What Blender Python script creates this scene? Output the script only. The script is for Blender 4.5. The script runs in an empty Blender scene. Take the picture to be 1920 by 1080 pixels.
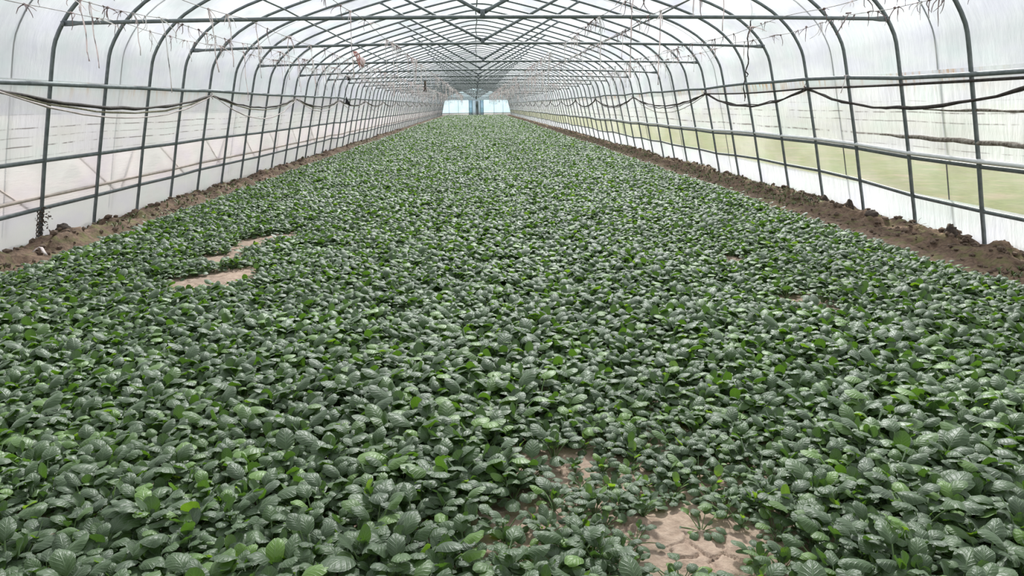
import bpy, math, random
import numpy as np
from mathutils import Matrix, Vector, Euler

# ------------------------------------------------------------------ camera, sky, sun, exposure
S = bpy.context.scene
COL = S.collection
R = random.Random(7)
N = np.random.default_rng(11)
PI = math.pi

cam_d = bpy.data.cameras.new('camera')
cam_d.sensor_width = 36.0
cam_d.lens = 1338.35 / 1920 * 36
cam_d.clip_end = 600
cam_d.clip_start = 0.05
cam = bpy.data.objects.new('camera', cam_d)
COL.objects.link(cam)
Rcw = Matrix(((0.99870968, -0.04966879, -0.01058226),
              (0.02257468, 0.24754866, 0.96861243),
              (-0.04549018, -0.9676015, 0.2483505)))
M = Rcw.transposed().to_4x4()
M.translation = Vector((0, 0, 1.6))
cam.matrix_world = M
S.camera = cam

w = bpy.data.worlds.new('sky')
S.world = w
w.use_nodes = True
nt = w.node_tree
nt.nodes.clear()
tc = nt.nodes.new('ShaderNodeTexCoord')
sp = nt.nodes.new('ShaderNodeSeparateXYZ')
cr = nt.nodes.new('ShaderNodeValToRGB')
cr.color_ramp.elements[0].position = 0.0
cr.color_ramp.elements[0].color = (0.96, 0.97, 1.0, 1)
cr.color_ramp.elements[1].position = 0.8
cr.color_ramp.elements[1].color = (0.68, 0.80, 1.0, 1)
noi = nt.nodes.new('ShaderNodeTexNoise')
noi.inputs['Scale'].default_value = 2.2
noi.inputs['Detail'].default_value = 4
cr2 = nt.nodes.new('ShaderNodeValToRGB')
cr2.color_ramp.elements[0].position = 0.42
cr2.color_ramp.elements[0].color = (0, 0, 0, 1)
cr2.color_ramp.elements[1].position = 0.62
cr2.color_ramp.elements[1].color = (1, 1, 1, 1)
mx = nt.nodes.new('ShaderNodeMixRGB')
mx.inputs[2].default_value = (1, 1, 1, 1)
bg = nt.nodes.new('ShaderNodeBackground')
bg.inputs['Strength'].default_value = 0.88
wo = nt.nodes.new('ShaderNodeOutputWorld')
L_ = nt.links.new
L_(tc.outputs['Generated'], sp.inputs[0])
L_(sp.outputs['Z'], cr.inputs[0])
L_(tc.outputs['Generated'], noi.inputs['Vector'])
L_(noi.outputs['Fac'], cr2.inputs[0])
L_(cr2.outputs[0], mx.inputs[0])
L_(cr.outputs[0], mx.inputs[1])
L_(mx.outputs[0], bg.inputs['Color'])
L_(bg.outputs[0], wo.inputs[0])

sun_d = bpy.data.lights.new('sun', 'SUN')
sun_d.energy = 12.0
sun_d.angle = math.radians(6)
sun_d.color = (1.0, 0.97, 0.92)
sun = bpy.data.objects.new('sun', sun_d)
COL.objects.link(sun)
sun_dir = Vector((0.14, 0.80, 0.74)).normalized()      # towards the sun: ahead, a little right
sun.rotation_euler = sun_dir.to_track_quat('Z', 'Y').to_euler()
sun.location = (8, 20, 30)

S.view_settings.view_transform = 'Standard'
S.view_settings.look = 'None'
S.view_settings.exposure = -0.20
S.view_settings.gamma = 1
S.view_settings.use_curve_mapping = False
S.cycles.max_bounces = 6
S.cycles.diffuse_bounces = 3
S.cycles.glossy_bounces = 2
S.cycles.transmission_bounces = 4
S.cycles.transparent_max_bounces = 10
S.cycles.sample_clamp_indirect = 6
S.cycles.caustics_reflective = False
S.cycles.caustics_refractive = False

# ------------------------------------------------------------------ measured layout
XC = 0.147
Y0, DY = 8.764, 1.2643
K0, K1 = -9, 84
def RY(k): return Y0 + DY * k
YA, YB = RY(K0), RY(K1)

# half profile of an arch, (distance from the centre line, height)
HALF = [(5.46, -0.25), (5.45, 0.0), (5.34, 0.47), (5.22, 1.0), (5.11, 1.45), (5.0, 1.9), (4.93, 2.18), (4.87, 2.36),
        (4.74, 2.57), (4.60, 2.73), (4.36, 2.93), (4.0, 3.13), (3.6, 3.29), (3.0, 3.49), (2.4, 3.67),
        (1.7, 3.86), (1.0, 4.03), (0.5, 4.14), (0.22, 4.19), (0.0, 4.205)]
def catmull(pts, n):
    out = []
    P = [pts[0]] + list(pts) + [pts[-1]]
    for i in range(1, len(P) - 2):
        for j in range(n):
            t = j / n
            a, b, c, d = (np.array(P[i - 1], float), np.array(P[i], float), np.array(P[i + 1], float), np.array(P[i + 2], float))
            out.append(0.5 * (2 * b + (c - a) * t + (2 * a - 5 * b + 4 * c - d) * t * t + (3 * b - a - 3 * c + d) * t ** 3))
    out.append(np.array(P[-2], float))
    return [tuple(p) for p in out]
HP = catmull(HALF, 2)
def half_x(z):
    for (xa, za), (xb, zb) in zip(HP, HP[1:]):
        if za <= z <= zb:
            return xa + (xb - xa) * (z - za) / (zb - za)
    return HP[-1][0]
def roof_z(x):
    a = abs(x - XC)
    for (xa, za), (xb, zb) in zip(HP, HP[1:]):
        if xb <= a <= xa:
            return za + (zb - za) * (xa - a) / (xa - xb + 1e-9)
    return 4.2

def hash2(ix, iy, s):
    h = (ix.astype(np.int64) * 374761393 + iy.astype(np.int64) * 668265263 + s * 1442695041) & 0x7fffffff
    h = ((h ^ (h >> 13)) * 1274126177) & 0x7fffffff
    return ((h ^ (h >> 16)) & 0xffff) / 65535.0
def noise(x, y, s=0):
    x = np.asarray(x, float); y = np.asarray(y, float)
    ix = np.floor(x); iy = np.floor(y); fx = x - ix; fy = y - iy
    fx = fx * fx * (3 - 2 * fx); fy = fy * fy * (3 - 2 * fy)
    a = hash2(ix, iy, s); b = hash2(ix + 1, iy, s); c = hash2(ix, iy + 1, s); d = hash2(ix + 1, iy + 1, s)
    return (a + (b - a) * fx) + ((c + (d - c) * fx) - (a + (b - a) * fx)) * fy
def fbm(x, y, s=0, o=4):
    t = 0; a = 0.5
    for i in range(o):
        t = t + a * noise(np.asarray(x) * 2 ** i, np.asarray(y) * 2 ** i, s + i * 17); a *= 0.5
    return t

# bare patches in the bed: x, y, half widths, turn
PATCHES = [(0.82, 2.26, 0.14, 0.13, 0.0), (0.58, 2.44, 0.07, 0.06, 0.2), (-2.50, 6.62, 0.36, 0.36, 0.5), (-2.36, 7.05, 0.2, 0.25, 0),
           (-2.76, 7.65, 0.22, 0.36, 0), (-2.56, 8.85, 0.24, 0.48, -0.4), (-2.75, 8.3, 0.15, 0.25, 0),
           (2.62, 5.38, 0.2, 0.24, 0), (2.63, 7.1, 0.12, 0.24, 0),
           (0.11, 2.46, 0.06, 0.08, 0), (0.36, 2.92, 0.06, 0.08, 0), (-3.3, 12.2, 0.12, 0.4, 0)]
def in_patch(x, y, grow=0.0):
    m = np.zeros(np.shape(x), bool)
    for px, py, a, b, t in PATCHES:
        dx, dy = x - px, y - py
        u = dx * math.cos(t) + dy * math.sin(t); v = -dx * math.sin(t) + dy * math.cos(t)
        m |= (u / (a + grow)) ** 2 + (v / (b + grow)) ** 2 < 1
    return m
def edge_left(y): return -4.58 + 0.14 * (noise(y * 0.45, y * 0 + 3.1, 5) - 0.5) + 0.10 * (noise(y * 1.7, y * 0, 9) - 0.5)
def edge_right(y): return 4.52 + 0.14 * (noise(y * 0.45, y * 0 + 7.1, 6) - 0.5) + 0.10 * (noise(y * 1.7, y * 0, 8) - 0.5)
def ground_z(x, y):
    x = np.asarray(x, float); y = np.asarray(y, float)
    z = 0.012 * (fbm(x * 3, y * 3, 1) - 0.5)
    for e, s, wall in ((edge_left(y), -1, XC - 5.45), (edge_right(y), 1, XC + 5.45)):
        t = np.clip((x - e) * s / 0.35, 0, 1)
        t = t * t * (3 - 2 * t)
        lump = fbm(x * 4.5, y * 3.2, 3 + s, 4) - 0.38
        fine = fbm(x * 16, y * 16, 23 + s, 3) - 0.45
        top = np.clip(1 - np.abs((x - wall) * s + 0.33) / 0.45, 0, 1)
        z = z + t * (0.03 + 0.24 * np.clip(lump, -0.12, 1) * (0.5 + top) + 0.09 * fine + 0.04 * top)
    return z

# ------------------------------------------------------------------ mesh helpers
class MB:
    def __init__(s): s.v = []; s.f = []; s.m = []
    def add(s, vs, fs, m=0):
        o = len(s.v); s.v += [tuple(map(float, v)) for v in vs]; s.f += [tuple(i + o for i in f) for f in fs]; s.m += [m] * len(fs)
    def box(s, c, d, m=0, rot=None):
        vs = []
        for i in (-1, 1):
            for j in (-1, 1):
                for k in (-1, 1):
                    p = Vector((i * d[0] / 2, j * d[1] / 2, k * d[2] / 2))
                    if rot: p = rot @ p
                    vs.append((p[0] + c[0], p[1] + c[1], p[2] + c[2]))
        s.add(vs, [(0, 1, 3, 2), (4, 6, 7, 5), (0, 4, 5, 1), (2, 3, 7, 6), (0, 2, 6, 4), (1, 5, 7, 3)], m)
    def tube(s, pts, r, n=8, m=0, flat=None, up=(0, 0, 1)):
        pts = [Vector(p) for p in pts]; vs = []; fs = []
        K = len(pts)
        for i, p in enumerate(pts):
            t = (pts[min(i + 1, K - 1)] - pts[max(i - 1, 0)])
            if t.length < 1e-9: t = Vector((0, 1, 0))
            t.normalize()
            a = t.cross(Vector(up))
            if a.length < 1e-3: a = t.cross(Vector((1, 0, 0)))
            a.normalize(); b = a.cross(t)
            rr = r[i] if isinstance(r, (list, tuple)) else r
            fa, fb = flat[i] if flat else (1, 1)
            for j in range(n):
                q = 2 * PI * j / n
                vs.append(p + a * (math.cos(q) * rr * fa) + b * (math.sin(q) * rr * fb))
        for i in range(K - 1):
            for j in range(n):
                j2 = (j + 1) % n
                fs.append((i * n + j, i * n + j2, (i + 1) * n + j2, (i + 1) * n + j))
        fs.append(tuple(range(n))[::-1]); fs.append(tuple((K - 1) * n + j for j in range(n)))
        s.add(vs, fs, m)
    def mesh(s, name, mats, smooth=True):
        me = bpy.data.meshes.new(name)
        me.from_pydata(s.v, [], s.f)
        for m in (mats if isinstance(mats, (list, tuple)) else [mats]): me.materials.append(m)
        if any(s.m): me.polygons.foreach_set('material_index', s.m)
        if smooth:
            me.polygons.foreach_set('use_smooth', [len(f) == 4 or len(f) == 3 for f in s.f])
        me.update()
        return me
    def build(s, name, mats, parent=None, smooth=True):
        return link(name, s.mesh(name, mats, smooth), parent)
def link(name, data, parent=None):
    o = bpy.data.objects.new(name, data); COL.objects.link(o)
    if parent: o.parent = parent
    return o
def tag(o, label=None, cat=None, group=None, kind=None):
    if label: o['label'] = label
    if cat: o['category'] = cat
    if group: o['group'] = group
    if kind: o['kind'] = kind
    return o
def thing(name, label, cat, loc=(0, 0, 0), group=None):
    o = bpy.data.objects.new(name, None); COL.objects.link(o); o.location = loc; o.empty_display_size = 0.1
    return tag(o, label, cat, group)
def grid_mesh(name, P, mat, wrap=False, uv=None):
    """P: (a, b, 3) array of points"""
    a, b = P.shape[:2]
    idx = np.arange(a * b).reshape(a, b)
    q = np.stack([idx[:-1, :-1], idx[1:, :-1], idx[1:, 1:], idx[:-1, 1:]], -1).reshape(-1, 4)
    me = bpy.data.meshes.new(name)
    me.vertices.add(a * b); me.vertices.foreach_set('co', P.reshape(-1))
    me.loops.add(q.size); me.loops.foreach_set('vertex_index', q.reshape(-1))
    me.polygons.add(len(q)); me.polygons.foreach_set('loop_start', np.arange(0, q.size, 4))
    me.polygons.foreach_set('use_smooth', np.ones(len(q), bool))
    me.update(calc_edges=True); me.validate()
    me.materials.append(mat)
    return me

# ------------------------------------------------------------------ materials
def newmat(name):
    m = bpy.data.materials.new(name); m.use_nodes = True
    m.node_tree.nodes.clear()
    return m, m.node_tree
class NT:
    def __init__(s, nt): s.nt = nt
    def n(s, t, **kw):
        nd = s.nt.nodes.new(t)
        for k, v in kw.items():
            if k.startswith('i_'):
                nd.inputs[k[2:].replace('_', ' ')].default_value = v
            else: setattr(nd, k, v)
        return nd
    def l(s, a, b): s.nt.links.new(a, b)
    def ramp(s, src, stops):
        r = s.n('ShaderNodeValToRGB'); e = r.color_ramp.elements
        while len(e) < len(stops): e.new(0.5)
        for k, (p, c) in enumerate(stops):
            e[k].position = p; e[k].color = (*c, 1) if len(c) == 3 else c
        s.l(src, r.inputs[0]); return r
    def noise(s, vec, scale, detail=4, rough=0.5, stretch=None):
        if stretch:
            mp = s.n('ShaderNodeMapping'); mp.inputs['Scale'].default_value = stretch; s.l(vec, mp.inputs[0]); vec = mp.outputs[0]
        t = s.n('ShaderNodeTexNoise'); t.inputs['Scale'].default_value = scale; t.inputs['Detail'].default_value = detail
        t.inputs['Roughness'].default_value = rough; s.l(vec, t.inputs['Vector']); return t
    def mixc(s, fac, a, b, mode='MIX'):
        m = s.n('ShaderNodeMixRGB', blend_type=mode)
        for i, x in ((0, fac), (1, a), (2, b)):
            if hasattr(x, 'name') and hasattr(x, 'is_linked'): s.l(x, m.inputs[i])
            elif i == 0: m.inputs[0].default_value = x
            else: m.inputs[i].default_value = (*x, 1)
        return m.outputs[0]
    def math(s, op, a, b=0.0, clamp=False):
        m = s.n('ShaderNodeMath', operation=op, use_clamp=clamp)
        for i, x in ((0, a), (1, b)):
            if hasattr(x, 'is_linked'): s.l(x, m.inputs[i])
            else: m.inputs[i].default_value = x
        return m.outputs[0]

def mat_plain(name, c1, c2, rough=0.6, scale=30, metal=0.0, bump=0.0, spec=0.5):
    m, nt = newmat(name); g = NT(nt)
    pos = g.n('ShaderNodeNewGeometry').outputs['Position']
    nz = g.noise(pos, scale, 5)
    c = g.ramp(nz.outputs['Fac'], [(0.35, c1), (0.65, c2)])
    b = g.n('ShaderNodeBsdfPrincipled'); g.l(c.outputs[0], b.inputs['Base Color'])
    b.inputs['Roughness'].default_value = rough; b.inputs['Metallic'].default_value = metal
    b.inputs['Specular IOR Level'].default_value = spec
    if bump:
        bp = g.n('ShaderNodeBump'); bp.inputs['Strength'].default_value = bump; bp.inputs['Distance'].default_value = 0.01
        g.l(nz.outputs['Fac'], bp.inputs['Height']); g.l(bp.outputs[0], b.inputs['Normal'])
    o = g.n('ShaderNodeOutputMaterial'); g.l(b.outputs[0], o.inputs[0])
    return m
M_STEEL = mat_plain('galvanised_steel', (0.125, 0.145, 0.15), (0.19, 0.215, 0.22), 0.5, 14, 0.2)
M_DARKSTEEL = mat_plain('dull_steel', (0.12, 0.14, 0.15), (0.2, 0.22, 0.23), 0.55, 20, 0.2)
M_CORD = mat_plain('dark_cord', (0.022, 0.016, 0.014), (0.07, 0.055, 0.047), 0.8, 25, 0, 0.4)
M_CORD_OLIVE = mat_plain('olive_cord', (0.14, 0.13, 0.08), (0.27, 0.25, 0.17), 0.8, 25, 0, 0.4)
M_CORD_PINK = mat_plain('faded_pink_cord', (0.45, 0.38, 0.37), (0.62, 0.55, 0.53), 0.8, 8)
M_WIRE = mat_plain('thin_wire', (0.16, 0.13, 0.12), (0.3, 0.27, 0.25), 0.6, 20)
M_TWINE = mat_plain('pale_twine', (0.62, 0.50, 0.47), (0.80, 0.74, 0.72), 0.8, 6)
def mat_twine():
    m, nt = newmat('pale_twine'); g = NT(nt)
    pos = g.n('ShaderNodeNewGeometry').outputs['Position']
    c = g.ramp(g.noise(pos, 2.5, 2).outputs['Fac'], [(0.42, (0.88, 0.87, 0.86)), (0.60, (0.88, 0.79, 0.78))]).outputs[0]
    d = g.n('ShaderNodeBsdfDiffuse'); t = g.n('ShaderNodeBsdfTranslucent'); g.l(c, d.inputs[0]); g.l(c, t.inputs[0])
    a = g.n('ShaderNodeMixShader'); a.inputs[0].default_value = 0.55; g.l(d.outputs[0], a.inputs[1]); g.l(t.outputs[0], a.inputs[2])
    o = g.n('ShaderNodeOutputMaterial'); g.l(a.outputs[0], o.inputs[0]); return m
M_TWINE = mat_twine()
M_TWINE_D = mat_plain('brown_twine', (0.17, 0.12, 0.12), (0.34, 0.25, 0.25), 0.8, 9)
M_RED = mat_plain('red_rag', (0.42, 0.09, 0.08), (0.75, 0.45, 0.38), 0.8, 40)
M_BLACK = mat_plain('black_plastic', (0.015, 0.015, 0.018), (0.035, 0.035, 0.04), 0.5, 20)
M_STRAP = mat_plain('pressing_strap', (0.05, 0.06, 0.065), (0.09, 0.10, 0.11), 0.6, 20)
M_WHITETUBE = mat_plain('white_roller', (0.75, 0.76, 0.76), (0.88, 0.89, 0.90), 0.35, 12)
M_BEIGE = mat_plain('beige_pole', (0.50, 0.42, 0.37), (0.62, 0.54, 0.48), 0.6, 12)
M_MUDROLL = mat_plain('muddy_roll', (0.13, 0.10, 0.075), (0.42, 0.38, 0.33), 0.8, 30, 0, 0.5)
M_DRY = mat_plain('dried_stem', (0.07, 0.055, 0.045), (0.17, 0.13, 0.10), 0.9, 40)
M_STRAW = mat_plain('straw', (0.35, 0.27, 0.17), (0.55, 0.45, 0.30), 0.8, 40)
M_WEED = mat_plain('weed_green', (0.05, 0.09, 0.02), (0.12, 0.17, 0.04), 0.6, 30)
M_CLOD = mat_plain('soil_clod', (0.085, 0.058, 0.042), (0.19, 0.135, 0.10), 0.95, 25, 0, 0.8)
M_CLOD_DK = mat_plain('dark_soil_clod', (0.045, 0.035, 0.03), (0.10, 0.075, 0.06), 0.95, 25, 0, 0.8)

def mat_soil():
    m, nt = newmat('soil'); g = NT(nt)
    pos = g.n('ShaderNodeNewGeometry').outputs['Position']
    big = g.noise(pos, 1.6, 4); fine = g.noise(pos, 22, 6, 0.65); mid = g.noise(pos, 6, 5)
    bedc = g.ramp(fine.outputs['Fac'], [(0.3, (0.27, 0.195, 0.15)), (0.7, (0.45, 0.35, 0.28))])
    berm = g.ramp(fine.outputs['Fac'], [(0.32, (0.075, 0.05, 0.036)), (0.7, (0.23, 0.16, 0.115))])
    moss = g.ramp(mid.outputs['Fac'], [(0.52, (0, 0, 0)), (0.66, (1, 1, 1))])
    x = g.n('ShaderNodeSeparateXYZ'); g.l(pos, x.inputs[0])
    ax = g.math('ABSOLUTE', g.math('SUBTRACT', x.outputs['X'], XC))
    side = g.math('MULTIPLY', g.math('SUBTRACT', ax, 4.05), 4.0, True)
    c = g.mixc(side, bedc.outputs[0], berm.outputs[0])
    mossf = g.math('MULTIPLY', g.math('MULTIPLY', moss.outputs[0], side), 0.55)
    c = g.mixc(mossf, c, (0.13, 0.15, 0.05))
    bb = g.ramp(big.outputs['Fac'], [(0.3, (0.78, 0.78, 0.78)), (0.7, (1.15, 1.12, 1.1))])
    c = g.mixc(1.0, c, bb.outputs[0], 'MULTIPLY')
    b = g.n('ShaderNodeBsdfPrincipled'); b.inputs['Roughness'].default_value = 0.95; b.inputs['Specular IOR Level'].default_value = 0.2
    g.l(c, b.inputs['Base Color'])
    bp = g.n('ShaderNodeBump'); bp.inputs['Strength'].default_value = 0.7; bp.inputs['Distance'].default_value = 0.02
    g.l(fine.outputs['Fac'], bp.inputs['Height']); g.l(bp.outputs[0], b.inputs['Normal'])
    o = g.n('ShaderNodeOutputMaterial'); g.l(b.outputs[0], o.inputs[0])
    return m
M_SOIL = mat_soil()

def mat_leaf():
    m, nt = newmat('spinach_leaf'); g = NT(nt)
    at = g.n('ShaderNodeAttribute', attribute_name='tone')
    uv = g.n('ShaderNodeAttribute', attribute_name='leafuv')
    oi = g.n('ShaderNodeObjectInfo')
    pos = g.n('ShaderNodeNewGeometry').outputs['Position']
    patch = g.noise(pos, 1.3, 3)
    t = g.math('ADD', at.outputs['Fac'], g.math('MULTIPLY', g.math('SUBTRACT', oi.outputs['Random'], 0.5), 0.12))
    t = g.math('ADD', t, g.math('MULTIPLY', g.math('SUBTRACT', patch.outputs['Fac'], 0.5), 0.35))
    col = g.ramp(t, [(0.0, (0.050, 0.080, 0.040)), (0.30, (0.045, 0.088, 0.026)), (0.60, (0.05, 0.105, 0.020)), (1.0, (0.11, 0.22, 0.018))])
    # veins from the leaf's own coordinates
    s = g.n('ShaderNodeSeparateXYZ'); g.l(uv.outputs['Vector'], s.inputs[0])
    u, v = s.outputs['X'], s.outputs['Y']
    av = g.math('ABSOLUTE', v)
    mid = g.math('SUBTRACT', 1.0, g.math('MULTIPLY', av, 11.0), True)
    ph = g.math('SUBTRACT', g.math('MULTIPLY', u, 38.0), g.math('MULTIPLY', av, 15.0))
    side = g.math('POWER', g.math('ABSOLUTE', g.math('COSINE', g.math('MULTIPLY', ph, 0.5))), 14.0)
    side = g.math('MULTIPLY', side, 0.55)
    vein = g.math('MAXIMUM', mid, side)
    c2 = g.mixc(g.math('MULTIPLY', vein, 0.35), col.outputs[0], (0.20, 0.30, 0.14))
    stem = g.math('GREATER_THAN', s.outputs['Z'], 0.5)
    c2 = g.mixc(stem, c2, (0.17, 0.27, 0.09))
    b = g.n('ShaderNodeBsdfPrincipled'); g.l(c2, b.inputs['Base Color'])
    b.inputs['Roughness'].default_value = 0.47; b.inputs['Specular IOR Level'].default_value = 0.66
    b.inputs['Sheen Weight'].default_value = 0.3; b.inputs['Sheen Roughness'].default_value = 0.5
    b.inputs['Sheen Tint'].default_value = (0.9, 1.0, 0.9, 1)
    puck = g.noise(uv.outputs['Vector'], 6, 2)
    hgt = g.math('ADD', g.math('MULTIPLY', vein, -0.7), g.math('MULTIPLY', puck.outputs['Fac'], 0.7))
    bp = g.n('ShaderNodeBump'); bp.inputs['Strength'].default_value = 0.38; bp.inputs['Distance'].default_value = 0.006
    g.l(hgt, bp.inputs['Height']); g.l(bp.outputs[0], b.inputs['Normal'])
    tr = g.n('ShaderNodeBsdfTranslucent')
    tcol = g.ramp(t, [(0.0, (0.06, 0.14, 0.015)), (0.5, (0.15, 0.33, 0.012)), (1.0, (0.42, 0.70, 0.03))])
    g.l(tcol.outputs[0], tr.inputs['Color']); 
    mxs = g.n('ShaderNodeMixShader'); mxs.inputs[0].default_value = 0.30
    g.l(b.outputs[0], mxs.inputs[1]); g.l(tr.outputs[0], mxs.inputs[2])
    o = g.n('ShaderNodeOutputMaterial'); g.l(mxs.outputs[0], o.inputs[0])
    return m
M_LEAF = mat_leaf()

def mat_film(name, tint=(0.93, 0.96, 0.97), clear=0.25, dirt=0.0, streaks=False, drip=False, var=0.12, gloss=0.12, side=1, creases=False):
    m, nt = newmat(name); g = NT(nt)
    pos = g.n('ShaderNodeNewGeometry').outputs['Position']
    x = g.n('ShaderNodeSeparateXYZ'); g.l(pos, x.inputs[0])
    Z, Yv = x.outputs['Z'], x.outputs['Y']
    n1 = g.noise(pos, 0.9, 4, 0.55, (1, 0.6, 1))
    n2 = g.noise(pos, 2.3, 3, 0.5, (1, 0.5, 1.3))
    c = g.ramp(n1.outputs['Fac'], [(0.3, tuple(t * (1 - var) for t in tint)), (0.62, tint)]).outputs[0]
    hue = g.ramp(n2.outputs['Fac'], [(0.35, (0.93, 0.91, 1.0)), (0.5, (1, 1, 1)), (0.65, (0.92, 1.0, 0.97))])
    c = g.mixc(0.6, c, hue.outputs[0], 'MULTIPLY')
    clearv = g.ramp(n1.outputs['Fac'], [(0.3, (clear * 1.25,) * 3), (0.7, (clear * 0.75,) * 3)]).outputs[0]
    if dirt:
        d = g.noise(pos, 1.8, 6, 0.65, (1, 0.25, 1.6))
        dm = g.ramp(d.outputs['Fac'], [(0.48, (0, 0, 0)), (0.75, (1, 1, 1))])
        c = g.mixc(g.math('MULTIPLY', dm.outputs[0], dirt), c, (0.60, 0.55, 0.48))
    if streaks:
        wob = g.noise(pos, 0.7, 4, 0.5, (1, 0.6, 0.01))
        mask = g.noise(pos, 9, 5, 0.7, (1, 0.35, 0.2))
        for zc, wdt, amp in streaks:
            zz = g.math('SUBTRACT', g.math('ADD', Z, g.math('MULTIPLY', g.math('SUBTRACT', wob.outputs['Fac'], 0.5), 0.10)), zc)
            f = g.math('SUBTRACT', 1.0, g.math('DIVIDE', g.math('ABSOLUTE', zz), wdt), True)
            br = g.ramp(mask.outputs['Fac'], [(0.42, (0, 0, 0)), (0.56, (1, 1, 1))])
            f = g.math('MULTIPLY', g.math('MULTIPLY', f, br.outputs[0]), amp, True)
            c = g.mixc(f, c, (0.13, 0.10, 0.085))
            clearv = g.mixc(f, clearv, (0, 0, 0))
    if drip:
        dn = g.noise(pos, 7, 3, 0.6, (1, 1.6, 0.12))
        dz = g.math('MULTIPLY', g.math('SUBTRACT', Z, 1.68), 5.0, True)
        gate = g.noise(pos, 0.55, 2, 0.5, (1, 1, 0.01))
        f = g.ramp(dn.outputs['Fac'], [(0.47, (0, 0, 0)), (0.72, (1, 1, 1))])
        gt = g.ramp(gate.outputs['Fac'], [(0.38, (0.1, 0.1, 0.1)), (0.6, (1, 1, 1))])
        f = g.math('MULTIPLY', g.math('MULTIPLY', f.outputs[0], dz), gt.outputs[0], True)
        f = g.math('MULTIPLY', f, drip, True)
        c = g.mixc(f, c, (0.62, 0.36, 0.16))
    tr = g.n('ShaderNodeBsdfTranslucent'); g.l(c, tr.inputs['Color'])
    df = g.n('ShaderNodeBsdfDiffuse'); g.l(c, df.inputs['Color'])
    a = g.n('ShaderNodeMixShader'); a.inputs[0].default_value = 0.22
    g.l(tr.outputs[0], a.inputs[1]); g.l(df.outputs[0], a.inputs[2])
    tp = g.n('ShaderNodeBsdfTransparent'); g.l(c, tp.inputs['Color'])
    bmix = g.n('ShaderNodeMixShader'); g.l(clearv, bmix.inputs[0])
    g.l(a.outputs[0], bmix.inputs[1]); g.l(tp.outputs[0], bmix.inputs[2])
    gl = g.n('ShaderNodeBsdfGlossy'); gl.inputs['Roughness'].default_value = 0.28
    cn = g.noise(pos, 5, 5, 0.6, (1, 2.2, 0.5) if not creases else (1, 0.5, 6))
    bp = g.n('ShaderNodeBump'); bp.inputs['Strength'].default_value = 0.5 if creases else 0.25; bp.inputs['Distance'].default_value = 0.05
    g.l(cn.outputs['Fac'], bp.inputs['Height'])
    for s_ in (tr, df, gl): g.l(bp.outputs[0], s_.inputs['Normal'])
    fin = g.n('ShaderNodeMixShader'); fin.inputs[0].default_value = gloss
    g.l(bmix.outputs[0], fin.inputs[1]); g.l(gl.outputs[0], fin.inputs[2])
    o = g.n('ShaderNodeOutputMaterial'); g.l(fin.outputs[0], o.inputs[0])
    return m
M_ROOF = mat_film('roof_film', (0.93, 0.965, 0.985), 0.62, var=0.10)
M_FILM_R = mat_film('right_upper_film', (0.87, 0.89, 0.90), 0.22, dirt=0.28, drip=1.3,
                    streaks=[(1.18, 0.020, 1.0), (1.36, 0.010, 0.8), (1.47, 0.012, 0.9), (1.06, 0.007, 0.8), (1.6, 0.006, 0.5)])
M_FILM_L = mat_film('left_upper_film', (0.84, 0.86, 0.855), 0.22, dirt=0.3, drip=0.55,
                    streaks=[(1.20, 0.010, 0.9), (1.30, 0.008, 0.6), (1.40, 0.010, 0.9), (1.08, 0.008, 0.5), (1.55, 0.006, 0.4)])
M_VENT_R = mat_film('right_vent_film', (0.90, 0.90, 0.83), 0.84, dirt=0.25, var=0.06, gloss=0.05)
M_VENT_L = mat_film('left_vent_film', (0.90, 0.87, 0.87), 0.25, dirt=0.12, creases=True)
M_SKIRT_R = mat_film('right_skirt_film', (0.86, 0.90, 0.925), 0.12, dirt=0.15)
M_SKIRT_L = mat_film('left_skirt_film', (0.84, 0.865, 0.85), 0.12, dirt=0.35)
M_END = mat_film('end_wall_film', (0.40, 0.53, 0.59), 0.12, var=0.15)
M_END_W = mat_film('end_skirt_film', (0.62, 0.62, 0.60), 0.10)

def mat_grass():
    m, nt = newmat('outside_grass'); g = NT(nt)
    pos = g.n('ShaderNodeNewGeometry').outputs['Position']
    a = g.noise(pos, 0.8, 6, 0.6); b_ = g.noise(pos, 9, 4)
    c = g.ramp(a.outputs['Fac'], [(0.35, (0.20, 0.20, 0.12)), (0.52, (0.155, 0.18, 0.075)), (0.7, (0.26, 0.22, 0.155))]).outputs[0]
    c = g.mixc(0.4, c, g.ramp(b_.outputs['Fac'], [(0.3, (0.5, 0.5, 0.5)), (0.7, (1.2, 1.2, 1.2))]).outputs[0], 'MULTIPLY')
    x = g.n('ShaderNodeSeparateXYZ'); g.l(pos, x.inputs[0])
    lf = g.math('MULTIPLY', g.math('SUBTRACT', -4.0, x.outputs['X']), 1.0, True)
    c = g.mixc(lf, c, (0.47, 0.45, 0.43))
    rg = g.math('SUBTRACT', 1.0, g.math('MULTIPLY', g.math('SUBTRACT', x.outputs['X'], 6.6), 1.2), True)
    c = g.mixc(g.math('MULTIPLY', rg, 0.85), c, (0.46, 0.43, 0.40))
    b = g.n('ShaderNodeBsdfPrincipled'); b.inputs['Roughness'].default_value = 0.95; g.l(c, b.inputs['Base Color'])
    o = g.n('ShaderNodeOutputMaterial'); g.l(b.outputs[0], o.inputs[0])
    return m
M_GRASS = mat_grass()

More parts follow.
